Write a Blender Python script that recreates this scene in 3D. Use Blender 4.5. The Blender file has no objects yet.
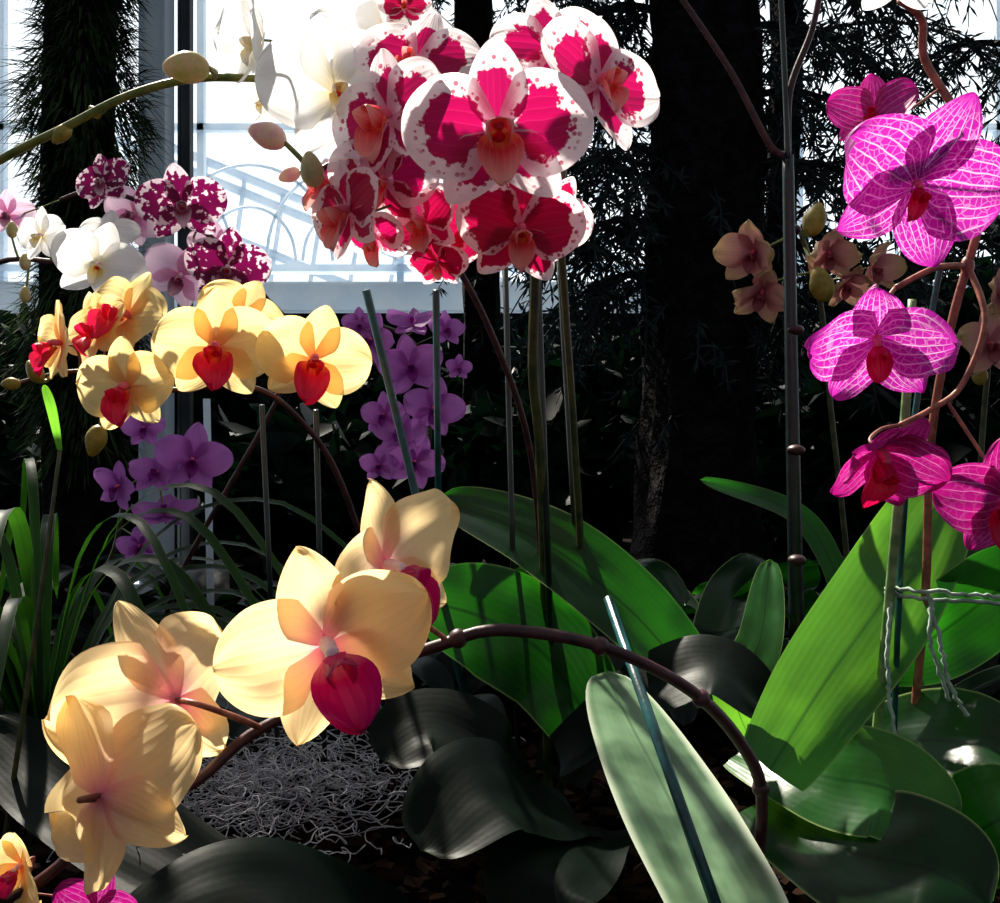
import bpy, bmesh, math, random
from math import sin, cos, pi, radians, sqrt
from mathutils import Vector, Matrix, noise
random.seed(7)
sc = bpy.context.scene
CAMZ = 0.42
def P(px, py, y):
    """world point for a spot measured in the photo at distance y (focal = 1000 px, level camera)"""
    return Vector(((px-500)/1000*y, y, CAMZ+(451.5-py)/1000*y))
def lin(h):
    h=h.lstrip('#'); r=[int(h[i:i+2],16)/255 for i in (0,2,4)]
    return tuple((c/12.92 if c<=0.04045 else ((c+0.055)/1.055)**2.4) for c in r)+(1,)

# ---------------------------------------------------------------- node helper
class N:
    def __init__(s,name):
        s.m=bpy.data.materials.new(name); s.m.use_nodes=True
        s.t=s.m.node_tree; s.t.nodes.clear()
        s.out=s.t.nodes.new('ShaderNodeOutputMaterial')
    def n(s,ty,**k):
        x=s.t.nodes.new(ty)
        for a,b in k.items(): setattr(x,a,b)
        return x
    def put(s,sock,v):
        if isinstance(v,bpy.types.NodeSocket): s.t.links.new(v,sock)
        elif v is not None: sock.default_value=v
    def math(s,op,a,b=None,c=None):
        x=s.n('ShaderNodeMath',operation=op)
        s.put(x.inputs[0],a)
        if b is not None: s.put(x.inputs[1],b)
        if c is not None: s.put(x.inputs[2],c)
        return x.outputs[0]
    def mix(s,f,a,b):
        x=s.n('ShaderNodeMix',data_type='RGBA')
        s.put(x.inputs[0],f); s.put(x.inputs[6],a); s.put(x.inputs[7],b)
        return x.outputs[2]
    def step(s,x,lo,hi,a=0.0,b=1.0):
        m=s.n('ShaderNodeMapRange',interpolation_type='SMOOTHSTEP')
        s.put(m.inputs[0],x)
        m.inputs[1].default_value=lo; m.inputs[2].default_value=hi
        m.inputs[3].default_value=a; m.inputs[4].default_value=b
        return m.outputs[0]
    def ramp(s,f,stops):
        x=s.n('ShaderNodeValToRGB'); s.put(x.inputs[0],f)
        e=x.color_ramp.elements
        while len(e)<len(stops): e.new(0.5)
        for i,(p,c) in enumerate(stops): e[i].position=p; e[i].color=c
        return x.outputs[0]
    def noise(s,vec,scale,detail=2,rough=0.5):
        x=s.n('ShaderNodeTexNoise'); s.put(x.inputs['Vector'],vec)
        x.inputs['Scale'].default_value=scale; x.inputs['Detail'].default_value=detail
        x.inputs['Roughness'].default_value=rough
        return x.outputs[0]
    def vor(s,vec,scale,feature='F1'):
        x=s.n('ShaderNodeTexVoronoi',feature=feature); s.put(x.inputs['Vector'],vec)
        x.inputs['Scale'].default_value=scale
        return x.outputs[0]
    def bump(s,h,strength=0.3,dist=0.001):
        x=s.n('ShaderNodeBump'); x.inputs['Strength'].default_value=strength
        x.inputs['Distance'].default_value=dist; s.put(x.inputs['Height'],h)
        return x.outputs[0]
    def uv(s):
        u=s.n('ShaderNodeUVMap',uv_map='UVMap'); sp=s.n('ShaderNodeSeparateXYZ')
        s.put(sp.inputs[0],u.outputs[0])
        uu=s.math('MULTIPLY_ADD',sp.outputs[0],2.0,-1.0)
        return uu,sp.outputs[1]
    def obj(s): return s.n('ShaderNodeTexCoord').outputs['Object']
    def finish(s,col,rough=0.5,trans=0.0,tcol=None,nrm=None,spec=0.5,metal=0.0):
        p=s.n('ShaderNodeBsdfPrincipled'); s.put(p.inputs['Base Color'],col)
        s.put(p.inputs['Roughness'],rough); p.inputs['Specular IOR Level'].default_value=spec
        p.inputs['Metallic'].default_value=metal
        if nrm is not None: s.put(p.inputs['Normal'],nrm)
        o=p.outputs[0]
        if trans>0:
            t=s.n('ShaderNodeBsdfTranslucent'); s.put(t.inputs[0],tcol if tcol is not None else col)
            if nrm is not None: s.put(t.inputs['Normal'],nrm)
            mx=s.n('ShaderNodeMixShader'); mx.inputs[0].default_value=trans
            s.put(mx.inputs[1],o); s.put(mx.inputs[2],t.outputs[0]); o=mx.outputs[0]
        s.put(s.out.inputs[0],o)
        return s.m

def objvec(s):
    """object coords shifted per object so that spots differ between blooms"""
    oi=s.n('ShaderNodeObjectInfo'); c=s.n('ShaderNodeVectorMath',operation='ADD')
    s.put(c.inputs[0],s.obj())
    m=s.math('MULTIPLY',oi.outputs['Random'],37.0)
    cx=s.n('ShaderNodeCombineXYZ'); s.put(cx.inputs[0],m); s.put(cx.inputs[1],m)
    s.put(c.inputs[1],cx.outputs[0]); return c.outputs[0]

def veins(s,u,v,freq,amt=0.6,sharp=0.6):
    ov=objvec(s); nz=s.noise(ov,35,2)
    ph=s.math('ADD',s.math('MULTIPLY',u,freq),s.math('MULTIPLY',nz,amt*4))
    return s.math('ABSOLUTE',s.math('SINE',ph))

def mat_petal(name,stops,vein=0.12,veincol='#d86a60',trans=0.6):
    s=N(name); u,v=s.uv()
    c=s.ramp(v,[(p,lin(h)) for p,h in stops])
    w=veins(s,u,v,17)
    vm=s.math('MULTIPLY',s.step(w,0.25,0.0),vein)
    c=s.mix(vm,c,lin(veincol))
    b=s.bump(w,0.2,0.0008)
    return s.finish(c,0.5,trans,nrm=b,spec=0.3)

def mat_blotch(name,base,blot,cover=0.8,vc=0.42,edge='#f6b4d0',trans=0.55,spots=90):
    s=N(name); u,v=s.uv(); ov=objvec(s)
    n1=s.noise(ov,75,3,0.6)
    a=s.math('MULTIPLY',u,0.95); b=s.math('DIVIDE',s.math('SUBTRACT',v,vc),0.5)
    d=s.math('SQRT',s.math('ADD',s.math('MULTIPLY',a,a),s.math('MULTIPLY',b,b)))
    d2=s.math('ADD',d,s.math('MULTIPLY_ADD',n1,0.9,-0.45))
    m=s.step(d2,cover,cover-0.07)
    sp=s.step(s.vor(ov,spots*1.6),0.34,0.26)
    ring=s.step(d,cover+0.32,cover+0.12)
    m=s.math('MAXIMUM',m,s.math('MULTIPLY',s.math('MULTIPLY',sp,ring),0.85))
    base0=s.mix(s.step(v,0.35,0.05),lin(base),lin(edge))
    w=veins(s,u,v,15)
    bl=s.mix(s.math('MULTIPLY',s.step(w,0.3,0.0),0.3),lin(blot),lin('#e03478'))
    c=s.mix(m,base0,bl)
    return s.finish(c,0.5,trans,nrm=s.bump(w,0.25,0.001),spec=0.3)

def mat_spot(name,base,blot,th=0.5,scale=150,trans=0.45):
    s=N(name); u,v=s.uv(); ov=objvec(s)
    n1=s.noise(ov,scale,2)
    e=s.math('ABSOLUTE',u)
    val=s.math('ADD',n1,s.math('MULTIPLY',s.math('MAXIMUM',s.step(e,.5,1.0),s.step(v,0.6,1.0)),-0.16))
    m=s.step(val,th-0.03,th+0.02)
    c=s.mix(m,lin(base),lin(blot))
    return s.finish(c,0.5,trans,spec=0.3)

def mat_stripe(name,base,line,freq=13,trans=0.55,width=0.42,lo='#c0107c',net_amt=.3):
    s=N(name); u,v=s.uv()
    w=veins(s,u,v,freq,0.7)
    ov=objvec(s); net=s.vor(ov,150,'DISTANCE_TO_EDGE')
    m=s.step(w,width,width*0.2)
    m=s.math('MAXIMUM',s.math('MULTIPLY',m,0.8),s.math('MULTIPLY',s.step(net,0.08,0.02),net_amt))
    m=s.math('MULTIPLY',m,s.step(v,1.0,0.7))
    bc=s.mix(s.noise(ov,20,2),lin(base),lin(lo))
    c=s.mix(m,bc,lin(line))
    return s.finish(c,0.5,trans,nrm=s.bump(w,0.3,0.001),spec=0.3)

def mat_lip(name,c0,c1,c2,trans=0.45):
    s=N(name); u,v=s.uv()
    c=s.ramp(v,[(0.0,lin(c0)),(0.35,lin(c1)),(1.0,lin(c2))])
    w=veins(s,u,v,11)
    c=s.mix(s.math('MULTIPLY',s.step(w,0.35,0.05),0.4),c,lin(c2))
    return s.finish(c,0.35,trans,nrm=s.bump(w,0.4,0.001),spec=0.5)

def mat_simple(name,a,b,scale=30,rough=0.6,trans=0,bump=0.3,bd=0.003,spec=0.4,metal=0):
    s=N(name); o=s.obj(); n1=s.noise(o,scale,4,0.6)
    c=s.mix(s.step(n1,0.35,0.65),lin(a),lin(b))
    return s.finish(c,rough,trans,nrm=s.bump(n1,bump,bd),spec=spec,metal=metal)

def mat_leaf(name,dark,light,tr,trans=0.4,rough=0.32,rim='#b8d080',spec=0.5,rw=0.95,st=1.0,dk=.35):
    s=N(name); u,v=s.uv(); o=s.obj()
    n1=s.noise(o,18,3)
    au=s.math('ABSOLUTE',u)
    ln=s.math('SINE',s.math('MULTIPLY_ADD',u,48.0,s.math('MULTIPLY',n1,6.0)))
    f=s.math('ADD',s.step(n1,.3,.7),s.math('MULTIPLY',ln,.03*st))
    c=s.mix(f,lin(dark),lin(light))
    mid=s.step(au,0.06,0.0)
    c=s.mix(s.math('MULTIPLY',mid,0.6),c,lin(dark))
    c=s.mix(s.math('MULTIPLY',s.step(au,rw,1.0),0.7),c,lin(rim))
    big=s.noise(o,9,2)
    tc=s.mix(s.math('ADD',s.math('MULTIPLY_ADD',ln,0.04,0.04),s.step(big,.42,.62,0,dk)),lin(tr),lin(dark))
    tc=s.mix(s.math('MULTIPLY',mid,0.6),tc,lin(dark))
    h=s.math('ADD',s.math('MULTIPLY',ln,0.05*st),s.math('MULTIPLY',s.noise(o,60,3),0.8))
    return s.finish(c,rough,trans,tcol=tc,nrm=s.bump(h,0.25,0.0015),spec=spec)

M={}
M['peach']=mat_petal('petal_peach',[(0,'#e88cb0'),(0.2,'#f8ccb0'),(0.45,'#fbdda8'),(1,'#fbdfa4')],0.10)
M['peach_lip']=mat_lip('lip_magenta','#ffa8c8','#d4147c','#b80868')
M['yellow']=mat_petal('petal_yellow',[(0,'#f09c68'),(0.22,'#f8cf8c'),(0.5,'#fce09c'),(1,'#fde4a2')],0.06)
M['yellow_lip']=mat_lip('lip_red','#ffa050','#f02850','#e41858')
M['blotch']=mat_blotch('petal_blotch','#fdf0f5','#b80c58',0.66,0.46)
M['blotch_sep']=mat_blotch('sepal_blotch','#fdeef4','#b8105c',0.64,0.42)
M['crim']=mat_blotch('petal_crimson','#fbe6ec','#ae0a44',0.84,0.42,spots=110)
M['blotch_lip']=mat_lip('lip_orange','#ffc868','#f04050','#f8b0a8')
M['spot']=mat_spot('petal_purple_spots','#f4dcea','#74084a',0.385,130)
M['spot_lip']=mat_lip('lip_purple','#f0c0d0','#8a1050','#f0d0e0')
M['stripe']=mat_stripe('petal_magenta_stripe','#c42cae','#f8cef0',13,.5,width=0.32,lo='#a41894')
M['stripe2']=mat_stripe('petal_magenta_deep','#b8188c','#e484c8',12,.45,width=0.22,lo='#a00c68',net_amt=.15)
M['stripe_lip']=mat_lip('lip_crimson','#f04080','#d80c48','#cc0c50')
M['violet']=mat_petal('petal_violet',[(0,'#a444ac'),(0.5,'#c070cc'),(1,'#ca84d8')],0.25,'#8a34a0',0.45)
M['violet_lip']=mat_lip('lip_violet','#b440b0','#982c9c','#88208c')
M['white']=mat_petal('petal_white',[(0,'#f6eccc'),(0.3,'#fbfafa'),(1,'#fcfcfc')],0.05,'#c0c0d8')
M['white_lip']=mat_lip('lip_yellowwhite','#f0c040','#f4d880','#fbf6f0')
M['pale']=mat_petal('petal_pale_pink',[(0,'#d88cb8'),(0.5,'#eac4e0'),(1,'#f0d4ea')],0.2,'#c878b0')
M['dull']=mat_petal('petal_dusty',[(0,'#a05868'),(0.4,'#cc8c8c'),(1,'#bca070')],0.4,'#984050',0.3)
M['dull_lip']=mat_lip('lip_dusty','#b07868','#a04058','#b07078')
M['column']=mat_simple('column_cream','#fbe8ee','#f4c8d8',60,0.4,0.2)
M['column_r']=mat_simple('column_red','#e85078','#f07090',60,0.4,0.2)
M['stem_dark']=mat_simple('stem_purple','#2a1018','#48242a',60,0.45)
M['stem_green']=mat_simple('stem_green','#4c6028','#7c7c3c',60,0.4)
M['stem_dull']=mat_simple('stem_dull_green','#26301a','#4a4a26',60,0.35,spec=.6)
M['stem_brown']=mat_simple('stem_brown','#6e3c34','#a06450',60,0.45)
M['stake']=mat_simple('stake_dark','#0a1614','#122420',40,0.3,spec=0.6)
M['stake_teal']=mat_simple('stake_teal','#0c3034','#165054',40,0.3,spec=0.6)
M['stake_light']=mat_simple('stake_light','#587848','#8ca870',40,0.4)
M['bud_green']=mat_simple('bud_green','#b4b070','#d0b898',60,0.45,0.3)
M['bud_pink']=mat_simple('bud_pink','#e8b0c0','#f0dcc0',60,0.45,0.3)
M['bud_olive']=mat_simple('bud_olive','#8a7a30','#b09a48',60,0.45,0.2)
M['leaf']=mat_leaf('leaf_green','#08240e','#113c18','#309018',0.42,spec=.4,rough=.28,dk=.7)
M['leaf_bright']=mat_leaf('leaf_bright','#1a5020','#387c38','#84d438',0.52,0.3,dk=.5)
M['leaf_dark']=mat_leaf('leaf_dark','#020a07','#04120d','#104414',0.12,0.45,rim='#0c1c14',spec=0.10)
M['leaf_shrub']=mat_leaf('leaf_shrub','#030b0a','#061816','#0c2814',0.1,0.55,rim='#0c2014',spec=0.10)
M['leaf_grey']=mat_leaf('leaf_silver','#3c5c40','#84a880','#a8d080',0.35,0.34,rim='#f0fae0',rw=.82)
M['blade']=mat_leaf('blade_green','#061a0c','#0e3014','#58a828',0.3,0.45,spec=.25)
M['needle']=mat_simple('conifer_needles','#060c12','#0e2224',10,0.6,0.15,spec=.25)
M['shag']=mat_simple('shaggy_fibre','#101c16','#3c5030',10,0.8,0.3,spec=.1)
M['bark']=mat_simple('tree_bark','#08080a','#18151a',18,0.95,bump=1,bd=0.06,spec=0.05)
M['twine']=mat_simple('twine_grey','#7c9484','#a8bcae',90,0.8)
M['moss']=mat_simple('moss_grey','#94929c','#d0ccd0',90,0.9)
M['mulch']=mat_simple('mulch','#120a07','#2a180f',40,0.9,spec=0.05)
M['steel']=mat_simple('post_paint','#c8d8ec','#d4e2f0',6,0.5,bump=0.05)
M['steel_dark']=mat_simple('post_dark','#1c2024','#2c3238',6,0.6,bump=0.05)
M['frame']=mat_simple('frame_paint','#dce8f4','#e8f0f8',6,0.6,0.45,bump=0.05)

# ---------------------------------------------------------------- mesh helper
class MB:
    def __init__(s): s.v=[];s.f=[];s.uv=[];s.mi=[];s.mats=[]
    def mat(s,k):
        if k not in s.mats: s.mats.append(k)
        return s.mats.index(k)
    def grid(s,pts,uvs,nu,nv,k,closed=False):
        b=len(s.v); s.v+=pts; m=s.mat(k)
        for j in range(nv-1):
            for i in range(nu-(0 if closed else 1)):
                i2=(i+1)%nu
                q=(b+j*nu+i,b+j*nu+i2,b+(j+1)*nu+i2,b+(j+1)*nu+i)
                s.f.append(q); s.mi.append(m)
                s.uv+= [uvs[j*nu+i],uvs[j*nu+i2],uvs[(j+1)*nu+i2],uvs[(j+1)*nu+i]]
    def face(s,pts,k,uvs=None):
        b=len(s.v); s.v+=pts; s.f.append(tuple(range(b,b+len(pts)))); s.mi.append(s.mat(k))
        s.uv+= uvs if uvs else [(0.5,0.5)]*len(pts)
    def tube(s,pts,r0,r1,k,n=8,rf=None,sub=6):
        pts=spline(pts,sub) if len(pts)>2 else pts
        L=len(pts); P_=[];U=[]
        last=None
        for j,p in enumerate(pts):
            t=(pts[min(j+1,L-1)]-pts[max(j-1,0)]).normalized()
            if last is None: a=t.orthogonal().normalized()
            else: a=(last-t*last.dot(t)).normalized()
            last=a; b=t.cross(a); q=j/(L-1)
            r=r0+(r1-r0)*q
            if rf: r*=rf(q)
            for i in range(n):
                an=2*pi*i/n
                P_.append(p+(a*cos(an)+b*sin(an))*r); U.append((i/n,q))
        s.grid(P_,U,n,L,k,True)
        b0=len(s.v)-n*L
        s.f.append(tuple(b0+i for i in range(n))[::-1]); s.mi.append(s.mat(k)); s.uv+=[(0.5,0)]*n
        s.f.append(tuple(b0+n*(L-1)+i for i in range(n))); s.mi.append(s.mat(k)); s.uv+=[(0.5,1)]*n
        return pts
    def ell(s,c,r,k,R=None,n=12,m=9):
        P_=[];U=[]
        for j in range(m):
            a=pi*(j+0.001)/(m-1+0.002)
            for i in range(n):
                b=2*pi*i/n
                d=Vector((r[0]*sin(a)*cos(b),r[1]*sin(a)*sin(b),r[2]*cos(a)))
                if R is not None: d=R@d
                P_.append(Vector(c)+d); U.append((i/n,j/(m-1)))
        s.grid(P_,U,n,m,k,True)
    def box(s,a,b,k):
        x0,y0,z0=a;x1,y1,z1=b
        V=[Vector(p) for p in ((x0,y0,z0),(x1,y0,z0),(x1,y1,z0),(x0,y1,z0),(x0,y0,z1),(x1,y0,z1),(x1,y1,z1),(x0,y1,z1))]
        o=len(s.v); s.v+=V
        for q in ((0,3,2,1),(4,5,6,7),(0,1,5,4),(1,2,6,5),(2,3,7,6),(3,0,4,7)):
            s.f.append(tuple(o+i for i in q)); s.mi.append(s.mat(k)); s.uv+=[(0,0),(1,0),(1,1),(0,1)]
    def make(s,name,parent=None,mx=None,smooth=True):
        me=bpy.data.meshes.new(name); me.from_pydata([tuple(v) for v in s.v],[],s.f)
        uvl=me.uv_layers.new(name='UVMap')
        flat=[c for u in s.uv for c in u]; uvl.data.foreach_set('uv',flat)
        for k in s.mats: me.materials.append(M[k])
        me.polygons.foreach_set('material_index',s.mi)
        me.polygons.foreach_set('use_smooth',[smooth]*len(s.f)); me.update()
        o=bpy.data.objects.new(name,me); sc.collection.objects.link(o)
        if parent is not None:
            o.parent=parent; o.matrix_parent_inverse=Matrix.Translation(-parent.location)
        if mx is not None: o.matrix_basis=mx
        return o
def spline(p,sub=8):
    out=[];n=len(p)
    for i in range(n-1):
        a=p[max(i-1,0)];b=p[i];c=p[i+1];d=p[min(i+2,n-1)]
        for j in range(sub):
            t=j/sub
            out.append(0.5*((2*b)+(c-a)*t+(2*a-5*b+4*c-d)*t*t+(3*b-a-3*c+d)*t**3))
    out.append(p[-1].copy()); return out
def plant(name,loc):
    e=bpy.data.objects.new(name,None); e.empty_display_size=0.05
    e.location=loc; sc.collection.objects.link(e); return e

# ---------------------------------------------------------------- flower
def sheet(mb,k,theta,L,W,a=0.75,b=0.6,cup=0.1,curl=0.0,tilt=0.0,yo=0.0,wave=0.0,nu=15,nv=19,seed=0,base=(0,0,0),twist=0.0):
    """one petal in the XZ plane, growing at angle theta from +Z, front is -Y"""
    R=Matrix.Rotation(theta,3,'Y'); T=Matrix.Rotation(tilt,3,'X')
    pts=[];uvs=[]
    for j in range(nv):
        t=j/(nv-1); v=(1-cos(pi*t))/2
        w=W/2*max(0.0,sin(pi*min(1,v)**a))**b
        if v<0.5: w*= 0.55+0.45*min(1,v/0.25)
        w=max(w,W*0.03 if j==0 else W*0.004)
        for i in range(nu):
            u=-1+2*i/(nu-1)
            nz=noise.noise(Vector((u*1.6+seed*3.1,v*2.3,seed*7.7)))
            y=-(curl*L*v*v)-cup*W*(u*u)*sin(pi*min(1,v*0.9+0.05)) + wave*W*nz*(0.3+abs(u)*0.9)*v
            y+= 0.03*W*math.exp(-(u*5)**2)*(1-v)
            y+= twist*u*w*v
            p=Vector((u*w*(1-0.25*abs(cup)*u*u),y,v*L))
            p=T@p; p=R@p
            pts.append(p+Vector((base[0],base[1]+yo,base[2]))); uvs.append((0.5+0.5*u,v))
    mb.grid(pts,uvs,nu,nv,k)

def flower(parent,name,c,size,yaw=0,pitch=0,roll=0,pet='peach',sep=None,lip='peach_lip',col='column',
           fold=0.0,cup=0.08,curl=0.04,sepw=1.0,petw=1.0,lips=1.0,seed=None,attach=None,stem='stem_green',wave=0.10,sfold=None,petL=1.0,sepL=1.0,pa=78,lipw=1.0,dors=None):
    if seed is None: seed=random.random()*50
    rs=random.Random(int(seed*1000)); S=size; sep=sep or pet
    if sfold is None: sfold=fold*0.7
    mb=MB(); j=lambda a: rs.uniform(-a,a)
    df=sfold if dors is None else dors
    sheet(mb,sep,radians(j(4)),0.50*S*sepL,0.33*S*sepw,0.82,0.60,cup,curl,df,0.012*S,wave,seed=seed+1)
    sheet(mb,sep,radians(140+j(5)),0.47*S*sepL,0.31*S*sepw,0.8,0.60,cup,curl,sfold,0.012*S,wave,seed=seed+2)
    sheet(mb,sep,radians(-140+j(5)),0.47*S*sepL,0.31*S*sepw,0.8,0.60,cup,curl,sfold,0.012*S,wave,seed=seed+3)
    sheet(mb,pet,radians(pa+j(4)),0.52*S*petL,0.56*S*petw,0.85,0.44,cup,curl,fold,-0.008*S,wave,21,25,seed+4)
    sheet(mb,pet,radians(-pa+j(4)),0.52*S*petL,0.56*S*petw,0.85,0.44,cup,curl,fold,-0.010*S,wave,21,25,seed+5)
    q=S*lips
    sheet(mb,lip,radians(180),0.25*q,0.18*q*lipw,1.15,0.5,0.34,-0.18,radians(42),-0.02*S,0.35,15,17,seed+6,base=(0,-0.02*q,-0.02*q))
    sheet(mb,lip,radians(58),0.15*q,0.13*q,0.8,0.6,0.45,0.3,radians(60),-0.02*S,0.05,9,11,seed+7,base=(0.015*q,-0.03*q,-0.03*q))
    sheet(mb,lip,radians(-58),0.15*q,0.13*q,0.8,0.6,0.45,0.3,radians(60),-0.02*S,0.05,9,11,seed+8,base=(-0.015*q,-0.03*q,-0.03*q))
    mb.ell((0,-0.065*q,-0.035*q),(0.024*q,0.022*q,0.018*q),'yellow_lip' if lip!='violet_lip' else lip)
    mb.ell((0,-0.045*q,0.015*q),(0.026*q,0.055*q,0.026*q),col)
    mb.ell((0,-0.092*q,0.008*q),(0.023*q,0.018*q,0.022*q),col)
    ya,pi_=radians(yaw),radians(pitch)
    n=Vector((sin(ya)*cos(pi_),-cos(ya)*cos(pi_),sin(pi_)))
    y=-n; x=y.cross(Vector((0,0,1))).normalized(); z=x.cross(y)
    R=Matrix((x,y,z)).transposed()@Matrix.Rotation(radians(roll),3,'Y')
    MX=Matrix.Translation(c)@R.to_4x4()
    if attach is not None:
        inv=MX.inverted(); a=inv@attach
        b0=Vector((0,0.01*S,0)); b1=Vector((0,0.22*S,-0.02*S))
        mb.tube([b0,b1*0.6,(b1+a)/2,a],0.013*S,0.016*S,stem,6)
    return mb.make(name,parent,MX)

def nearest(pts,c):
    return min(pts,key=lambda p:(p-c).length)
def bud(mb,c,L,k,dirv,stem_pt=None,stemk='stem_green'):
    z=Vector(dirv).normalized(); x=z.orthogonal().normalized(); y=z.cross(x)
    R=Matrix((x,y,z)).transposed()
    b0=len(mb.v)
    mb.ell(c,(L*0.33,L*0.36,L*0.5),k,R,14,11)
    for i in range(b0,len(mb.v)):
        d=R.transposed()@(mb.v[i]-c); t=d.z/(L*0.5)
        an=math.atan2(d.y,d.x); f=1+0.05*cos(3*an)
        if t>0: f*=1-0.25*t
        d.x*=f; d.y*=f; d.z*=1+0.1*max(0,t)
        mb.v[i]=c+R@d
    if stem_pt is not None:
        e=c-z*L*0.45
        mb.tube([e,(e+stem_pt)/2-z*L*0.1,stem_pt],L*0.07,L*0.08,stemk,6)

# ---------------------------------------------------------------- leaf
def leaf(mb,pts,W,k,nrm=(0,-0.4,1),fold=0.12,tip=0.75,base=0.45,wave=0.02,seed=0,nv=34,nu=13):
    c=spline(pts,12); n=len(c); P_=[];U=[]
    nrm=Vector(nrm)
    for j in range(nv):
        v=j/(nv-1); f=v*(n-1); i0=min(int(f),n-2); p=c[i0].lerp(c[i0+1],f-i0)
        t=(c[min(i0+2,n-1)]-c[max(i0-1,0)]).normalized()
        s_=t.cross(nrm).normalized(); nn=s_.cross(t).normalized()
        if v<tip: w=base+(1-base)*sin(pi/2*v/tip)
        else:
            q=(v-tip)/(1-tip); w=sqrt(max(0,1-q**2.2))
        w=max(w,0.02)*W/2
        for i in range(nu):
            u=-1+2*i/(nu-1)
            h=fold*W*(abs(u)**1.4)*(1-0.4*v)+wave*W*noise.noise(Vector((u*2,v*4,seed*5.3)))*2
            P_.append(p+s_*u*w+nn*h); U.append((0.5+0.5*u,v))
    mb.grid(P_,U,nu,nv,k)
def rosette(mb,x,y,z,size,seed,k='leaf_dark',n=6):
    rs=random.Random(seed); a0=rs.uniform(0,6.28)
    for i in range(n):
        a=a0+i*pi*2/n+rs.uniform(-.35,.35); L=size*rs.uniform(.7,1.15); h=rs.uniform(.25,.75)
        d=Vector((cos(a),sin(a),0)); b=Vector((x,y,z))
        leaf(mb,[b,b+d*L*.3+Vector((0,0,L*h*.6)),b+d*L*.7+Vector((0,0,L*h*.85)),b+d*L+Vector((0,0,L*h*.55))],
             L*rs.uniform(.26,.36),k,(d.x*-0.3,d.y*-0.3,1),0.14,0.6,0.5,0.03,seed+i,20,9)

# ================================================================ SETTING
s=N('soil'); o=s.obj(); n1=s.noise(o,45,5,0.7); n2=s.noise(o,3,2)
c=s.mix(n1,lin('#050403'),lin('#120b08')); c=s.mix(s.step(n2,0.5,0.7,0,0.4),c,lin('#081006'))
M['soil']=s.finish(c,0.95,nrm=s.bump(n1,1,0.01),spec=0.05)
mb=MB(); nx,ny=70,80; pts=[];uvs=[]
for j in range(ny):
    for i in range(nx):
        x=-4.5+9*i/(nx-1); y=-1.0+8.0*j/(ny-1)
        z=0.02*noise.noise(Vector((x*3,y*3,0)))+0.008*noise.noise(Vector((x*14,y*14,4)))-0.01
        pts.append(Vector((x,y,z))); uvs.append((i/nx,j/ny))
mb.grid(pts,uvs,nx,ny,'soil'); mb.make('ground')

YB=6.0
s=N('brick_wall'); o=s.obj(); br=s.n('ShaderNodeTexBrick'); s.put(br.inputs['Vector'],o)
br.inputs['Color1'].default_value=lin('#20242a'); br.inputs['Color2'].default_value=lin('#181a20'); br.inputs['Mortar'].default_value=lin('#101216'); br.inputs['Scale'].default_value=4
M['brick']=s.finish(br.outputs[0],0.9,spec=0.1)
mb=MB(); mb.box((-4.5,YB,0),(4.5,YB+0.2,1.25),'brick')
mb.make('wall_back',smooth=False)
mb=MB()
mb.box((-4.5,YB-0.12,1.25),(4.5,YB+0.22,1.42),'frame')
mb.box((-4.5,YB-0.02,1.50),(4.5,YB+0.10,1.54),'frame')
for i in range(8):
    x=-4.2+i*1.2; mb.box((x-.02,YB,1.36),(x+.02,YB+.06,4.0),'frame')
for z in (2.35,3.9): mb.box((-4.5,YB,z),(4.5,YB+.06,z+.04),'frame')
for cx in (-2.1,-1.5,-0.9,0.3,1.5,2.1,2.7):
    for r in (0.28,0.5):
        pp=[Vector((cx+r*cos(a),YB-0.02,1.56+r*1.15*sin(a))) for a in [pi*i/8 for i in range(9)]]
        mb.tube(pp,0.010,0.010,'frame',6,sub=3)
mb.make('window_1',smooth=False)
mb=MB()
A=Vector((-3.4,7.6,3.1)); B=Vector((0.4,7.6,1.55))
for i in range(14):
    q=i/13; p=A.lerp(B,q); mb.tube([p,Vector((p.x-0.2,7.6,1.0))],0.02,0.02,'frame',6)
for dz in (0,-0.12,-0.5,-0.9): mb.tube([A+Vector((0,0,dz)),B+Vector((0,0,dz))],0.035,0.035,'frame',6)
mb.box((-3.6,7.5,0),(0.6,7.7,1.0),'frame')
mb.make('greenhouse_roof_frame',smooth=False)

def post(name,x,y,w,h,k):
    mb=MB(); mb.box((x-w/2,y-w/2,0),(x+w/2,y+w/2,h),k)
    mb.box((x-w*.8,y-w*.8,0),(x+w*.8,y+w*.8,0.03),k)
    for s_ in (-1,1): mb.box((x+s_*w*.5-.004,y-w*.62,0),(x+s_*w*.5+.004,y+w*.62,h),k)
    return mb.make(name,smooth=False)
post('steel_column',-1.03,3.0,0.070,2.3,'steel')
post('steel_column',-0.975,3.1,0.030,2.3,'steel_dark')
mb=MB(); p=P(212,640,1.9); mb.tube([Vector((p.x,1.9,0)),Vector((p.x-0.01,1.9,CAMZ+0.1))],0.007,0.007,'steel',8); mb.make('support_pole')

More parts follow.
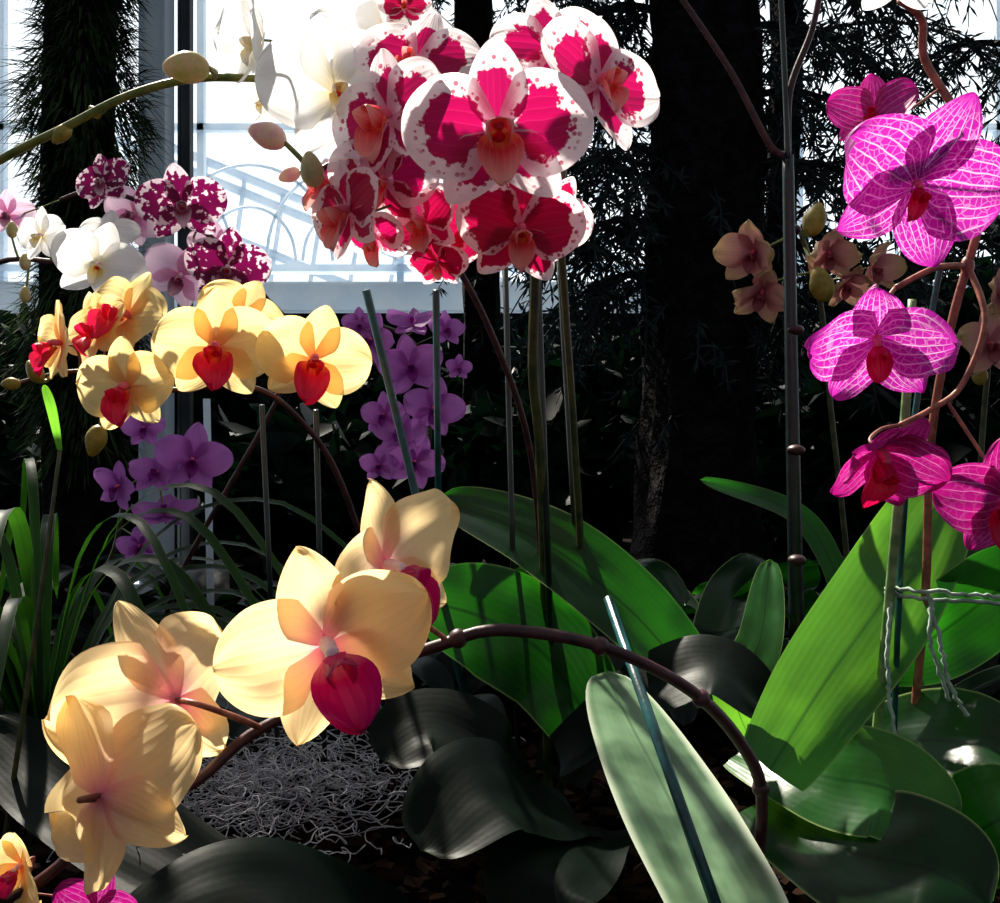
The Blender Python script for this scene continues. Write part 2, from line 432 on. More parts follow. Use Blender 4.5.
def twig(mb,p0,d,L,rs,k,nl=0.05,nw=0.004,den=80,droop=1.0):
    n=max(6,int(L*22)); pts=[]; p=p0.copy(); d=Vector(d).normalized()
    for i in range(n+1):
        pts.append(p.copy()); d=(d+Vector((rs.uniform(-.12,.12),rs.uniform(-.12,.12),-0.10*droop+rs.uniform(-.06,.06)))).normalized(); p=p+d*L/n
    mb.tube(pts,0.004,0.0015,k,4,sub=1)
    for i in range(int(L*den)):
        q=rs.random()*(n-1); a=pts[int(q)].lerp(pts[int(q)+1],q%1); t=(pts[int(q)+1]-pts[int(q)]).normalized()
        o=(t*0.5+Vector((rs.gauss(0,1),rs.gauss(0,.8),rs.gauss(-.3,.8))).normalized()*0.9).normalized()
        l=nl*rs.uniform(.6,1.3); s_=o.cross(Vector((rs.gauss(0,.3),1,rs.gauss(0,.3)))).normalized()*nw
        mb.face([a-s_*.5,a+o*l*.5-s_,a+o*l,a+o*l*.5+s_],k)
def leafmass(mb,cx,cy,cz,rx,ry,rz,n,ls,rs,k='leaf_dark'):
    for i in range(n):
        d=Vector((rs.gauss(0,1),rs.gauss(0,1),rs.gauss(0,1))).normalized()*rs.uniform(.5,1)
        p=Vector((cx+d.x*rx,cy+d.y*ry,cz+d.z*rz)); t=Vector((rs.gauss(0,1),rs.gauss(0,1),rs.gauss(-.2,.6))).normalized()
        s_=t.orthogonal().normalized(); s_=Matrix.Rotation(rs.uniform(0,6.28),3,t)@s_; nn=t.cross(s_)
        l=ls*rs.uniform(.6,1.3); w=l*.22
        a=[p,p+t*l*.3-s_*w+nn*w*.3,p+t*l*.3+s_*w+nn*w*.3,p+t*l*.7-s_*w*.8+nn*w*.2,p+t*l*.7+s_*w*.8+nn*w*.2,p+t*l]
        b=len(mb.v); mb.v+=a+[p+t*l*.3,p+t*l*.7]; m_=mb.mat(k)
        for f,u in (((b,b+6,b+1),((.5,0),(.5,.3),(0,.3))),((b,b+2,b+6),((.5,0),(1,.3),(.5,.3))),((b+1,b+6,b+7,b+3),((0,.3),(.5,.3),(.5,.7),(0,.7))),((b+6,b+2,b+4,b+7),((.5,.3),(1,.3),(1,.7),(.5,.7))),((b+3,b+7,b+5),((0,.7),(.5,.7),(.5,1))),((b+7,b+4,b+5),((.5,.7),(1,.7),(.5,1)))):
            mb.f.append(f); mb.mi.append(m_); mb.uv+=list(u)
def conifer(name,x,y,r,h,branches,seed,tw=4,shade_canopy=None):
    rs=random.Random(seed); e=plant(name,(x,y,0)); mb=MB()
    P_=[];U=[];n=28;m=60
    for j in range(m):
        z=h*j/(m-1)
        for i in range(n):
            a=2*pi*i/n; rr=r*(1+0.35*math.exp(-z*4))*(1+0.22*noise.noise(Vector((cos(a)*2,sin(a)*2,z*1.6+seed)))+0.14*noise.noise(Vector((cos(a)*7,sin(a)*7,z*5))))
            P_.append(Vector((x+rr*cos(a)+.02*sin(z*2.3+seed),y+rr*sin(a),z))); U.append((i/n,j/m))
    mb.grid(P_,U,n,m,'bark',True); mb.make('trunk',e)
    mb=MB()
    for i in range(int(h*60)):
        z=rs.uniform(.4,h); a=rs.uniform(0,6.28)
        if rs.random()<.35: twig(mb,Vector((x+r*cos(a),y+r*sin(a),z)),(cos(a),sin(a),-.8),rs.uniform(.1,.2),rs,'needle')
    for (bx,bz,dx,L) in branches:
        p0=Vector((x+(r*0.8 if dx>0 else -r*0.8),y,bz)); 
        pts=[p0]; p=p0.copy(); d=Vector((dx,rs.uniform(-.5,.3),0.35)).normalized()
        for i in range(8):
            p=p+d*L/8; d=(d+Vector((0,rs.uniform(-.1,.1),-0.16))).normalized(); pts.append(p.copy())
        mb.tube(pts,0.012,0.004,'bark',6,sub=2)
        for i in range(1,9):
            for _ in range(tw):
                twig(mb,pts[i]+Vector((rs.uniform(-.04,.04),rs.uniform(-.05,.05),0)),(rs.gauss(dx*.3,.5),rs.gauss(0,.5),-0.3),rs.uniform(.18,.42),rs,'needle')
    mb.make('foliage',e)
    if shade_canopy:  # unseen leaf clumps overhead, added to keep sun off the ground and background
        mb=MB()
        for i in range(shade_canopy[4]): leafmass(mb,rs.uniform(shade_canopy[0],shade_canopy[1]),rs.uniform(shade_canopy[2],shade_canopy[3]),rs.uniform(2.85,3.15),.5,.4,.18,150,.17,rs,'leaf_shrub')
        mb.make('shade_canopy',e)
rs=random.Random(3)
br=[]
for z in (.85,1.0,1.2,1.4,1.6,1.8,2.0): br.append((0,z,1,rs.uniform(.30,.55))); br.append((0,z+.05,-1,rs.uniform(.2,.32)))
conifer('weeping_conifer_tree',0.56,2.8,0.150,3.0,br,5,4,(-1.0,3.8,3.1,4.6,42))
br=[(0,z,-1,rs.uniform(.3,.5)) for z in (1.1,1.4,1.75,2.1)]+[(0,z,1,rs.uniform(.4,.6)) for z in (1.0,1.4,1.8)]
conifer('weeping_conifer_tree',1.80,3.3,0.10,3.0,br,9,4)
br=[(0,z,-1,rs.uniform(.4,.8)) for z in (1.3,1.75,2.3)]+[(0,z,1,rs.uniform(.5,.9)) for z in (1.2,1.7,2.3)]
conifer('weeping_conifer_tree',1.30,4.6,0.07,3.1,br,15,4)
br=[(0,z,-1,rs.uniform(.3,.5)) for z in (2.1,2.4)]+[(0,z,1,rs.uniform(.4,.7)) for z in (1.3,1.7,2.1,2.4)]
conifer('weeping_conifer_tree',-0.1,4.3,0.08,3.1,br,12,4,(-5.0,-1.0,3.1,4.6,30))

e=plant('shaggy_palm_tree',(-1.08,2.6,0)); mb=MB(); rs=random.Random(21)
mb.tube([Vector((-1.08,2.6,0)),Vector((-1.10,2.6,1)),Vector((-1.07,2.6,2.2))],0.095,0.085,'bark',16)
mb.make('trunk',e); mb=MB()
for i in range(8000):
    z=rs.uniform(0.4,2.15); a=rs.uniform(0,2*pi); r=.09+0.03*sin(z*11)
    p=Vector((-1.08+r*cos(a),2.6+r*sin(a),z)); o=Vector((cos(a)*.8,sin(a)*.8,rs.uniform(-1,.7))).normalized(); l=rs.uniform(.03,.13)
    s_=o.cross(Vector((0,0,1))).normalized()*.004
    mb.face([p-s_,p+o*l*.5-s_,p+o*l+Vector((0,0,-.03)),p+o*l*.5+s_],'shag')
mb.make('fibres',e)

rs=random.Random(33)
shr=[(0.3,4.6,.5,.85),(0.95,4.3,.5,.95),(1.6,4.0,.5,1.0),(2.3,4.4,.6,1.2),(-0.5,4.9,.5,.75),(-1.4,4.7,.5,.8),(-2.2,4.6,.6,.9),(1.2,3.3,.4,.6),(0.1,3.6,.45,.5),(-0.7,3.7,.45,.45),(2.0,3.0,.4,.7),(-1.9,3.2,.45,.6)]
for (x,y,r,h) in shr:
    mb=MB()
    for i in range(5): mb.tube([Vector((x,y,0)),Vector((x+rs.uniform(-.2,.2),y+rs.uniform(-.2,.2),h*.6)),Vector((x+rs.uniform(-.4,.4),y+rs.uniform(-.3,.3),h*1.1))],.012,.005,'bark',5)
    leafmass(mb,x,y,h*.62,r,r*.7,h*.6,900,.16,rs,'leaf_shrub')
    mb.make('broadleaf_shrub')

mb=MB(); rs=random.Random(50)
for i in range(46):
    x=rs.uniform(-1.3,1.5); y=rs.uniform(1.35,2.25)
    if abs(x)>y*.62: continue
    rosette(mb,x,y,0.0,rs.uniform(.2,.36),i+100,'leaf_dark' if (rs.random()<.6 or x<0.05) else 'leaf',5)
mb.make('orchid_foliage_bed')

# ================================================================ ORCHIDS
e=plant('harlequin_moth_orchid',(0.05,1.12,0))
mb=MB()
st1=mb.tube([P(548,800,1.13),P(545,600,1.05),P(540,450,.96),P(533,370,.92),P(535,260,.88),P(525,195,.86),P(505,120,.86),P(470,60,.88),P(420,40,.9)],.0052,.004,'stem_dull')
st2=mb.tube([P(556,800,1.14),P(545,620,1.08),P(530,450,1.0),P(490,330,.93),P(440,240,.89),P(400,190,.88),P(350,160,.88),P(312,175,.88)],.0034,.0026,'stem_dark')
st3=mb.tube([P(560,800,1.15),P(580,600,1.08),P(575,450,1.0),P(565,300,.95),P(560,200,.9),P(575,90,.9),P(560,20,.9)],.004,.003,'stem_dull')
bud(mb,P(312,170,.85),.030,'bud_green',(-.2,0,1),st2[-1]); bud(mb,P(268,136,.88),.034,'bud_pink',(-.8,0,.3),st2[-1]); bud(mb,P(290,175,.9),.02,'bud_pink',(-.8,0,-.3),st2[-1])
mb.make('flower_spikes',e)
mb=MB()
for a,b,r,k in ((P(556,780,1.12),P(535,215,.88),.0036,'stake'),(P(590,790,1.18),P(560,260,.98),.0036,'stake'),(P(440,640,1.2),P(436,290,1.0),.0036,'stake_teal'),(P(520,830,1.1),P(505,260,1.0),.003,'stake'),(P(500,840,1.08),P(366,290,.95),.004,'stake_teal')):
    mb.tube([a,b],r,r,k)
mb.make('stakes',e)
def hf(c,s_,y,p,r,pet='blotch',sep='blotch_sep',st=st1,**k):
    flower(e,'flower',c,s_,y,p,r,pet,sep,'blotch_lip',k.pop('col','column_r'),attach=nearest(st,c+Vector((0,.05,-.02))),**k)
hf(P(498,132,.80),.148,2,-3,-3,lips=1.5,seed=3,wave=.06,petw=1.05,pa=82)
hf(P(598,84,.85),.128,35,8,12,seed=5,st=st3,lips=1.2)
hf(P(552,48,.89),.11,10,15,-10,seed=6,st=st3)
hf(P(390,118,.84),.12,-35,0,-8,seed=8,st=st2,lips=1.6)
hf(P(415,65,.88),.115,-10,20,15,seed=9,st=st2)
hf(P(350,212,.83),.09,-45,-5,-12,seed=10,st=st2,lips=1.7,pet='crim')
hf(P(385,180,.86),.10,-15,-10,10,seed=11,st=st2,pet='blotch',sep='crim')
hf(P(520,228,.84),.108,8,-18,4,seed=13,st=st1,pet='crim',sep='crim',lips=1.3)
hf(P(480,225,.87),.095,-10,-25,0,seed=14,st=st1,pet='crim',sep='crim')
hf(P(552,218,.87),.08,30,-15,20,seed=15,st=st3,pet='crim',sep='crim')
hf(P(425,222,.86),.075,-30,-10,-20,seed=16,st=st2,pet='crim',lips=1.7)
hf(P(438,262,.87),.055,-10,-40,0,seed=17,st=st2,pet='crim',sep='crim')
hf(P(335,185,.88),.085,-50,10,0,seed=18,st=st2,pet='blotch',lips=1.6)
hf(P(375,235,.87),.065,-30,-40,0,seed=19,st=st2,pet='blotch',lips=1.5)
hf(P(405,8,.95),.05,0,20,0,seed=20,st=st1,pet='crim',sep='crim')

e=plant('white_moth_orchid',(-.75,1.0,0))
mb=MB()
st=mb.tube([Vector((-.75,1.0,0)),P(-190,420,1.02),P(-120,230,1.0),P(0,160,.95),P(60,130,.93),P(130,95,.92),P(200,78,.91),P(290,78,.92),P(370,60,.93)],.0045,.0035,'stem_green')
bud(mb,P(187,68,.88),.04,'bud_green',(-.9,0,.0),nearest(st,P(205,80,.9)))
bud(mb,P(62,134,.93),.022,'bud_olive',(-.6,0,-.6),nearest(st,P(70,128,.9)))
bud(mb,P(95,112,.93),.014,'bud_olive',(-.6,0,.6),nearest(st,P(100,110,.9)))
mb.make('flower_spike',e)
for c,s_,y,p,r,sd,pw,fo in ((P(335,92,.89),.135,20,0,-10,30,1.15,0),(P(262,40,.90),.098,-55,-5,5,31,1.2,.5),(P(385,45,.95),.14,15,20,0,32,1.1,0),(P(262,100,.93),.045,-30,-30,0,33,1,.3)):
    flower(e,'flower',c,s_,y,p,r,'white',None,'white_lip','column',seed=sd,attach=nearest(st,c+Vector((0,.05,0))),petw=pw,sepw=1.2,fold=fo)

e=plant('white_moth_orchid',(-.62,1.35,0)); mb=MB()
st=mb.tube([Vector((-.62,1.35,0)),P(-60,420,1.3),P(-40,300,1.25),P(0,262,1.22),P(60,262,1.2),P(110,265,1.2)],.004,.003,'stem_dark'); 
for q in ((25,262),(12,230),(25,295)): bud(mb,P(q[0],q[1],1.2),.02,'bud_green',(0,0,1),nearest(st,P(q[0],q[1],1.2)))
mb.make('flower_spike',e)
for c,s_,y,p,r,sd in ((P(42,236,1.18),.07,-20,0,0,40),(P(98,265,1.18),.105,20,-10,15,41),(P(110,235,1.22),.07,10,20,0,42)):
    flower(e,'flower',c,s_,y,p,r,'white',None,'white_lip','column',seed=sd,attach=nearest(st,c))
e=plant('spotted_moth_orchid',(-.5,1.5,0)); mb=MB()
st=mb.tube([Vector((-.5,1.5,0)),P(170,600,1.45),P(290,370,1.4),P(260,290,1.35),P(215,240,1.32),P(160,210,1.32),P(100,190,1.32),P(60,200,1.32)],.004,.003,'stem_dark'); mb.make('flower_spike',e)
for c,s_,y,p,r,sd,pt_ in ((P(105,183,1.28),.08,-15,5,-15,50,'spot'),(P(182,206,1.27),.11,15,0,-8,51,'spot'),(P(228,268,1.27),.105,10,-10,10,52,'spot'),(P(135,215,1.33),.09,0,0,30,53,'pale'),(P(180,275,1.34),.10,20,-20,30,54,'pale'),(P(8,215,1.34),.07,10,0,0,55,'pale'),(P(215,245,1.33),.07,10,10,0,56,'pale')):
    flower(e,'flower',c,s_,y,p,r,pt_,None,'spot_lip','column',seed=sd,attach=nearest(st,c),lips=1.2)

e=plant('yellow_moth_orchid',(-.12,1.15,0)); mb=MB()
st=mb.tube([Vector((-.12,1.15,0)),P(380,620,1.1),P(340,480,1.05),P(290,410,1.0),P(240,385,.98),P(170,390,.98),P(120,375,.98),P(70,372,.98),P(15,384,.98)],.0036,.0026,'stem_dark')
bud(mb,P(35,372,.97),.024,'bud_olive',(-.5,0,.8),nearest(st,P(42,372,.97))); bud(mb,P(11,384,.97),.018,'bud_olive',(-1,0,0),st[-1]); bud(mb,P(96,440,.95),.03,'bud_olive',(-.3,0,-1),nearest(st,P(110,380,.97)))
mb.make('flower_spike',e)
for c,s_,y,p,r,sd,f in ((P(62,345,.95),.085,-50,0,0,60,.1),(P(128,318,.98),.10,-20,20,20,61,.1),(P(128,388,.92),.095,-12,-5,-5,62,.05),(P(98,330,.97),.08,-30,10,-20,63,0),(P(217,348,.93),.112,8,-3,0,64,.05),(P(313,360,.93),.105,18,-5,14,65,.08),(P(240,318,.97),.085,20,10,30,66,0)):
    flower(e,'flower',c,s_,y,p,r,'yellow',None,'yellow_lip','column_r',fold=f,seed=sd,attach=nearest(st,c),lips=1.5,lipw=1.3,stem='stem_brown',petw=1.1,wave=.14,sepw=1.1)
mb=MB(); mb.tube([P(326,800,1.2),P(316,410,1.02)],.003,.003,'stake'); mb.tube([P(280,800,1.2),P(262,405,1.05)],.003,.003,'stake'); mb.make('stakes',e)

for base,stp,fl in (((-.55,1.6,0),[P(60,640,1.55),P(110,560,1.5),P(125,500,1.48),P(150,470,1.46),P(195,450,1.45)],
      [(192,460,.095,20,0,10),(158,474,.07,-10,30,0),(120,486,.07,-30,-10,20),(165,515,.08,10,60,0),(140,545,.055,0,-20,0),(145,428,.055,0,0,0)]),
     ((-.1,1.7,0),[P(400,640,1.6),P(405,560,1.55),P(425,470,1.5),P(430,400,1.48),P(415,345,1.46),P(380,325,1.45)],
      [(412,325,.065,0,50,0),(372,340,.07,-20,0,20),(410,368,.085,10,10,-10),(432,408,.08,20,-10,10),(385,415,.06,-20,0,0),(415,462,.075,0,0,20),(458,368,.035,20,0,0),(380,465,.05,-10,0,0),(445,330,.05,30,10,0),(360,325,.045,0,0,0),(400,435,.07,-10,30,0)])):
    e=plant('violet_moth_orchid',base); mb=MB(); st=mb.tube([Vector(base)]+stp,.004,.003,'stem_dull'); mb.make('flower_spike',e)
    for i,(px,py,s_,y,p,r) in enumerate(fl):
        c=P(px,py,1.42); flower(e,'flower',c,s_*1.15,y,p,r,'violet',None,'violet_lip','column_r',seed=70+i,attach=nearest(st,c),petw=.85,wave=.25,fold=.2)

e=plant('peach_moth_orchid',(.20,.86,0)); mb=MB()
st=mb.tube([Vector((.20,.84,0)),P(752,900,.76),P(762,800,.73),P(742,745,.71),P(690,690,.69),P(600,646,.67),P(500,630,.66),P(440,645,.66),P(385,665,.67),P(320,700,.67),P(250,735,.66),P(190,785,.64),P(120,800,.62),P(60,865,.6),P(10,900,.6)],.0048,.0036,'stem_dark')
for (px,py,yy) in ((763,790,.73),(700,700,.69),(455,632,.66),(600,646,.67)):
    q=nearest(st,P(px,py,yy)); mb.ell(q,(.0066,.0066,.0066),'stem_dark')
mb.make('flower_spike',e)
def pf(c,s_,y,p,r,**k):
    flower(e,'flower',c,s_,y,p,r,'peach',None,'peach_lip','column',attach=nearest(st,c+Vector((.02,.06,0))),stem='stem_brown',**k)
pf(P(326,645,.57),.124,22,-8,-20,seed=80,lips=1.5,lipw=1.25,fold=.12,wave=.2,sepw=1.05,petw=.98)
pf(P(384,568,.62),.122,54,0,-22,seed=83,lips=1.3,fold=.2,wave=.2,sepw=.9)
pf(P(176,700,.62),.145,-122,-5,10,seed=84,fold=.3,wave=.25,lips=1.1,sepw=.9,dors=.4)
pf(P(102,795,.56),.122,152,-12,34,seed=86,fold=.3,wave=.28,sepw=1.0,dors=-.1)
flower(e,'flower',P(22,865,.60),.07,-20,-10,20,'yellow',None,'peach_lip','column',attach=st[-2],stem='stem_brown',seed=88,fold=.5)
flower(e,'flower',P(95,908,.60),.05,10,0,20,'stripe2',None,'peach_lip','column_r',attach=st[-3],stem='stem_brown',seed=89)

e=plant('magenta_striped_moth_orchid',(.42,1.05,0)); mb=MB()
st=mb.tube([P(905,800,1.02),P(925,600,.98),P(930,450,.95),P(950,330,.92),P(975,240,.9),P(985,195,.9),P(960,120,.9),P(925,60,.9),P(922,20,.88),P(900,0,.86)],.0045,.0034,'stem_brown')
sb=mb.tube([nearest(st,P(965,268,.9)),P(935,268,.88),P(895,288,.87)],.003,.0025,'stem_brown')
sc2=mb.tube([nearest(st,P(965,268,.9)),P(985,320,.88),P(962,385,.88),P(930,410,.87),P(900,425,.86)],.003,.0025,'stem_brown')
for q in (P(975,260,.9),P(955,345,.915)): mb.ell(nearest(st,q),(.006,.006,.009),'stem_brown')
mb.make('flower_spike',e)
def mf(c,s_,y,p,r,pet='stripe',st=st,**k):
    flower(e,'flower',c,s_,y,p,r,pet,None,'stripe_lip','column_r',attach=nearest(st,c+Vector((.02,.05,0))),stem='stem_brown',**k)
mf(P(914,184,.82),.160,10,-32,16,seed=90,wave=.2,fold=.1,sfold=.15,lips=.7,petw=.95,sepw=1.1)
mf(P(874,118,.86),.08,-30,20,0,seed=91,pet='stripe2',fold=.4)
mf(P(876,338,.83),.128,-10,-38,-5,seed=92,wave=.25,fold=.45,st=sb,petw=1.0,sepw=1.1)
mf(P(878,450,.82),.112,10,-42,12,seed=94,pet='stripe2',fold=.55,wave=.25,lips=1.5,st=sc2,petw=1.0,sepw=1.1)
mf(P(1008,500,.82),.11,-30,-10,0,seed=95,pet='stripe2',lips=1.4,st=sc2,fold=.2,wave=.2)
flower(e,'flower',P(898,-30,.74),.075,0,-20,0,'white',None,'white_lip','column',seed=97,attach=st[-1])
mb=MB()
mb.tube([P(863,878,.99),P(900,480,.90),P(912,300,.90)],.0052,.004,'stake_light')
mb.tube([P(890,870,.995),P(905,500,.915),P(945,240,.91)],.003,.003,'stake_teal')
mb.make('stakes',e)

e=plant('staked_orchid_spike',(.31,1.12,0)); mb=MB()
t_=mb.tube([P(797,640,1.1),P(792,400,1.08),P(788,155,1.05)],.009,.006,'stake')
mb.tube([Vector((.325,1.1,0)),P(797,640,1.1)],.009,.009,'stake')
mb.tube([P(788,155,1.05),P(770,145,1.05),P(730,70,1.04),P(676,-10,1.03)],.004,.003,'stem_dark')
mb.tube([P(788,155,1.05),P(790,90,1.05),P(812,30,1.04),P(822,-20,1.03)],.004,.003,'stem_dark')
mb.tube([P(788,158,1.04),P(784,60,1.05),P(780,-20,1.05)],.003,.003,'stake')
for q in ((792,230),(795,330),(796,450),(797,560)): mb.ell(P(q[0],q[1],1.07),(.010,.010,.006),'stem_dark')
mb.make('stem',e)

e=plant('dusty_pink_cymbidium',(.55,1.6,0)); mb=MB()
st=mb.tube([Vector((.55,1.6,0)),P(850,600,1.58),P(830,400,1.55),P(820,300,1.52),P(800,230,1.5)],.005,.004,'stem_dull'); 
st2=mb.tube([Vector((.6,1.6,0)),P(960,600,1.5),P(985,400,1.45),P(990,320,1.42)],.005,.004,'stem_dull'); 
bud(mb,P(815,220,1.5),.05,'bud_olive',(.3,0,1),st[-1]); bud(mb,P(822,285,1.42),.05,'bud_olive',(-.3,0,1),st[-3]); bud(mb,P(980,375,1.4),.03,'bud_olive',(0,0,1),st2[-4])
mb.make('flower_spike',e)
for i,(px,py,s_,y,p,r) in enumerate(((755,252,.12,-40,-20,10),(762,290,.11,-20,-40,20),(828,252,.10,0,-30,0),(845,282,.09,10,-40,0),(872,268,.09,30,-10,0))):
    c=P(px,py,1.46); flower(e,'flower',c,s_,y,p,r,'dull',None,'dull_lip','column_r',seed=110+i,attach=nearest(st,c),petw=.8,fold=.7,wave=.35)
for i,(px,py,s_,y,p,r) in enumerate(((988,345,.12,0,0,0),(998,295,.09,20,0,0))):
    c=P(px,py,1.38); flower(e,'flower',c,s_,y,p,r,'dull',None,'dull_lip','column_r',seed=120+i,attach=nearest(st2,c),petw=.75,fold=.5,wave=.3)

e=plant('moth_orchid_leaves',(.28,1.05,0)); mb=MB()
leaf(mb,[P(770,770,.90),P(820,690,.93),P(890,590,.98),P(955,470,1.06)],.105,'leaf_bright',(-.15,-1,.1),.07,.62,.6,seed=1)
leaf(mb,[P(740,750,1.0),P(820,775,.92),P(890,790,.88),P(948,835,.86)],.10,'leaf_bright',(0,-.9,.5),.1,.55,.5,seed=2)
leaf(mb,[P(870,660,1.02),P(930,640,1.0),P(1000,590,.98),P(1060,560,.96)],.09,'leaf',(0,-1,.2),.08,.5,.5,seed=3)
leaf(mb,[P(760,800,.95),P(850,850,.86),P(930,870,.82),P(990,905,.8)],.13,'leaf',(0,-.7,.7),.05,.5,.6,seed=4)
leaf(mb,[P(860,750,1.02),P(950,740,.95),P(1020,760,.9)],.11,'leaf',(0,-.8,.6),.05,.5,.6,seed=5)
leaf(mb,[P(930,860,.9),P(980,830,.85),P(1040,800,.82)],.10,'leaf',(0,-.7,.7),.08,.5,.6,seed=6)
leaf(mb,[P(750,740,1.05),P(735,690,1.05),P(760,640,1.08),P(770,560,1.15)],.05,'leaf_bright',(-.3,-.9,.1),.05,.5,.6,seed=7)
leaf(mb,[P(850,640,1.3),P(830,560,1.3),P(790,510,1.3),P(700,480,1.25)],.035,'leaf',(0,-.8,.5),.05,.5,.6,seed=8)
leaf(mb,[P(900,700,1.25),P(930,600,1.25),P(960,540,1.28),P(1000,500,1.3)],.06,'leaf',(0,-.8,.5),.05,.5,.6,seed=18)
mb.make('leaf_group',e)
e=plant('silver_leaf_orchid',(.2,.7,0)); mb=MB()
leaf(mb,[P(775,1010,.62),P(722,900,.68),P(660,780,.78),P(606,674,.92)],.094,'leaf_grey',(.1,-.2,1),.05,.5,.8,seed=9)
mb.make('leaf',e)
mb=MB(); mb.tube([P(735,960,.64),P(608,598,.80)],.0045,.004,'stake_teal'); mb.make('stake',e)
e=plant('moth_orchid_leaves',(0.02,1.1,0)); mb=MB()
leaf(mb,[P(700,690,1.0),P(630,610,1.02),P(540,540,1.06),P(440,500,1.1)],.09,'leaf',(-.2,-.7,.8),.1,.5,.6,seed=10)
leaf(mb,[P(600,740,1.05),P(550,660,1.05),P(490,620,1.03),P(420,600,1.0)],.12,'leaf',(0,-1,.3),.05,.5,.6,seed=11)
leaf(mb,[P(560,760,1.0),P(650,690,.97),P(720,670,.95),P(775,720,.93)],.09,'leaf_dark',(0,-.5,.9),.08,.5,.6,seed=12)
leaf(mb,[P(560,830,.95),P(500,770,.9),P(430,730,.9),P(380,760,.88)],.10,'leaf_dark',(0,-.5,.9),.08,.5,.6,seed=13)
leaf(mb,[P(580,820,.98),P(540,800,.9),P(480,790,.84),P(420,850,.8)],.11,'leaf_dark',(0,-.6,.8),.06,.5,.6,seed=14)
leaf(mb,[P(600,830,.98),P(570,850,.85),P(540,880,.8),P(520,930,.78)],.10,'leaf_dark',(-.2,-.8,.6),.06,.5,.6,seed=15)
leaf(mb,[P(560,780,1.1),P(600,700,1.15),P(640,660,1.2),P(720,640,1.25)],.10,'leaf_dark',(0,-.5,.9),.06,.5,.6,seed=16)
mb.make('leaf_group',e)
e=plant('dark_orchid_leaves',(-.35,.95,0)); mb=MB()
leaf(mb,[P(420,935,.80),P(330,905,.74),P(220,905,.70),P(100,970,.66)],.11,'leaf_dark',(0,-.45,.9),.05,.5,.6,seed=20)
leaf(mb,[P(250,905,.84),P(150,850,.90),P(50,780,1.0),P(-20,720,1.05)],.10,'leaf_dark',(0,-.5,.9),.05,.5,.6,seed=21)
mb.make('leaf_group',e)
mb=MB(); rs=random.Random(61); b=Vector((-.62,1.35,0))
for i in range(46):
    a=rs.uniform(0,2*pi); L=rs.uniform(.3,.5); d=Vector((cos(a),sin(a)*.7,0)); h=rs.uniform(.5,1.0)
    leaf(mb,[b,b+d*L*.3+Vector((0,0,L*h*.8)),b+d*L*.7+Vector((0,0,L*h*.95)),b+d*L*1.1+Vector((0,0,L*h*.5))],rs.uniform(.012,.02),'blade',(-d.x*.3,-.4,1),.1,.3,.7,0,i,16,5)
mb.make('strap_leaf_plant')
mb=MB()
leaf(mb,[P(60,450,1.0),P(52,410,.98),P(44,385,.98)],.010,'leaf_bright',(0,-1,.2),.05,.5,.5,seed=30)
mb.tube([Vector((-.5,1.0,0)),P(40,600,1.0),P(60,450,1.0)],.003,.002,'stem_dull'); mb.make('young_leaf_shoot')

mb=MB(); rs=random.Random(77)
def tw(pts):
    pp=spline(pts,10); pp=[p+Vector((rs.uniform(-1,1),rs.uniform(-1,1),rs.uniform(-1,1)))*.0014 for p in pp]
    mb.tube(pp,.0020,.0020,'twine',5,sub=1)
tw([P(884,588,.93),P(940,592,.9),P(1000,596,.9),P(1060,590,.9)]); tw([P(884,592,.93),P(940,600,.9),P(1010,604,.9)])
tw([P(892,595,.92),P(888,660,.91),P(890,700,.91),P(900,756,.9)])
tw([P(928,596,.9),P(940,640,.89),P(952,690,.89),P(968,716,.89)]); tw([P(932,598,.9),P(930,640,.89),P(950,700,.89)])
mb.make('garden_twine')

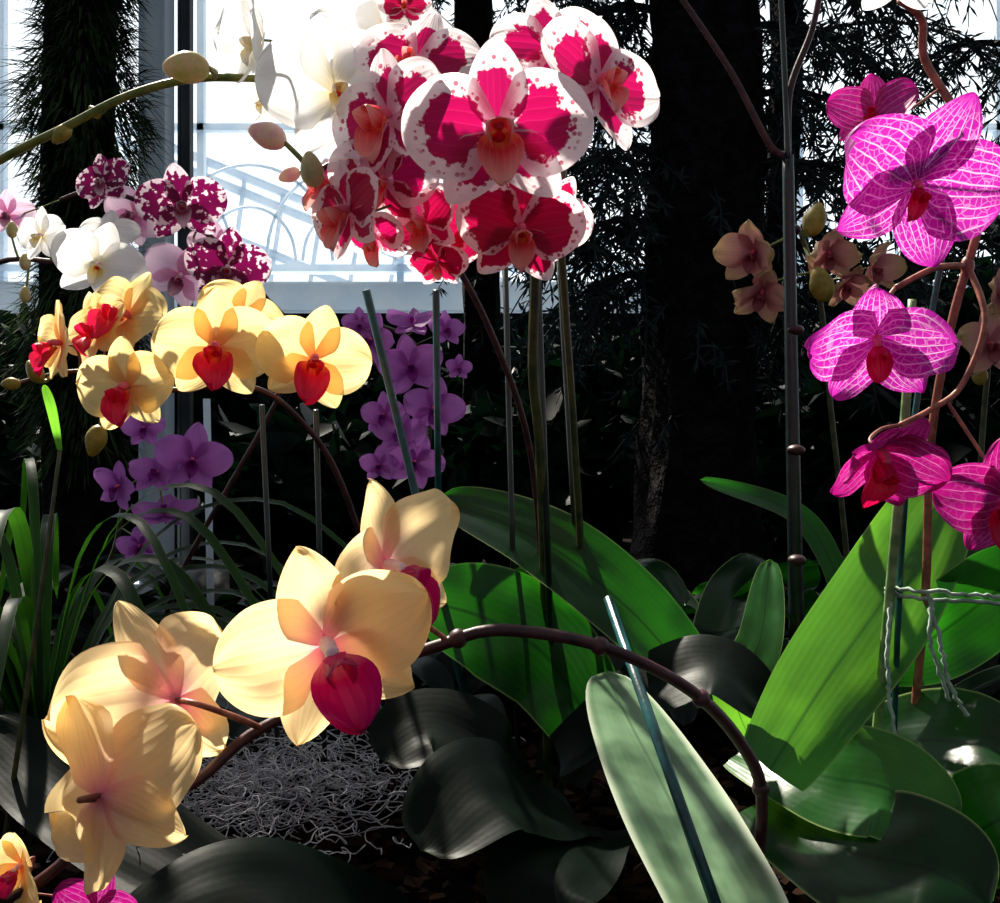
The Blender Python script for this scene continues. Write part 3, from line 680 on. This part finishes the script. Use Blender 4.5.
mb=MB(); rs=random.Random(88)
for i in range(650):
    cx=-.25+rs.gauss(0,.075); cy=1.12+rs.gauss(0,.09); z=.02+rs.uniform(0,.06); a=rs.uniform(0,6.28); r=rs.uniform(.006,.02); pp=[]
    p=Vector((cx,cy,z))
    for k in range(10):
        a+=rs.uniform(-.9,1.1); p=p+Vector((cos(a)*r*.6,sin(a)*r*.6,rs.uniform(-.005,.006))); p.z=max(p.z,.006); pp.append(p.copy())
    mb.tube(pp,.0008,.0006,'moss',3,sub=2)
mb.make('spanish_moss')
mb=MB()
for i in range(2600):
    y=rs.uniform(.7,1.7); x=rs.uniform(-.55,.55)*y
    l=rs.uniform(.006,.02); c=Vector((x,y,rs.uniform(.0,.02))); R=Matrix.Rotation(rs.uniform(0,6.28),3,'Z')@Matrix.Rotation(rs.uniform(-.7,.7),3,'X')
    b0=len(mb.v); mb.box((-l,-l*.5,-l*.2),(l*rs.uniform(.6,1),l*.5*rs.uniform(.5,1),l*.2),'mulch')
    for k in range(b0,len(mb.v)): mb.v[k]=c+R@(mb.v[k]*rs.uniform(.85,1.1))
mb.make('bark_mulch',smooth=False)

# ================================================================ LIGHT, WORLD, CAMERA
w=bpy.data.worlds.new('World'); sc.world=w; w.use_nodes=True; t=w.node_tree; t.nodes.clear()
o=t.nodes.new('ShaderNodeOutputWorld'); bg=t.nodes.new('ShaderNodeBackground'); tc=t.nodes.new('ShaderNodeTexCoord'); sp=t.nodes.new('ShaderNodeSeparateXYZ')
mr=t.nodes.new('ShaderNodeMapRange'); mr.interpolation_type='SMOOTHSTEP'
t.links.new(tc.outputs['Generated'],sp.inputs[0]); t.links.new(sp.outputs[1],mr.inputs[0])
mr.inputs[1].default_value=-.1; mr.inputs[2].default_value=.9; mr.inputs[3].default_value=.27; mr.inputs[4].default_value=1.5
t.links.new(mr.outputs[0],bg.inputs[1]); bg.inputs[0].default_value=(.86,.94,1,1); t.links.new(bg.outputs[0],o.inputs[0])
l=bpy.data.lights.new('sun','SUN'); l.energy=12.5; l.angle=radians(1.5); l.color=(1,.93,.79)
lo=bpy.data.objects.new('sun',l); sc.collection.objects.link(lo)
sd=Vector((-.33,.55,.76)).normalized()
lo.rotation_euler=sd.to_track_quat('Z','Y').to_euler(); lo.location=(-1,2,4)
cam=bpy.data.cameras.new('camera'); co=bpy.data.objects.new('camera',cam); sc.collection.objects.link(co)
co.location=(0,0,CAMZ); co.rotation_euler=(pi/2,0,0); cam.sensor_width=36; cam.lens=36; cam.clip_start=.02
sc.camera=co
sc.view_settings.view_transform='Standard'
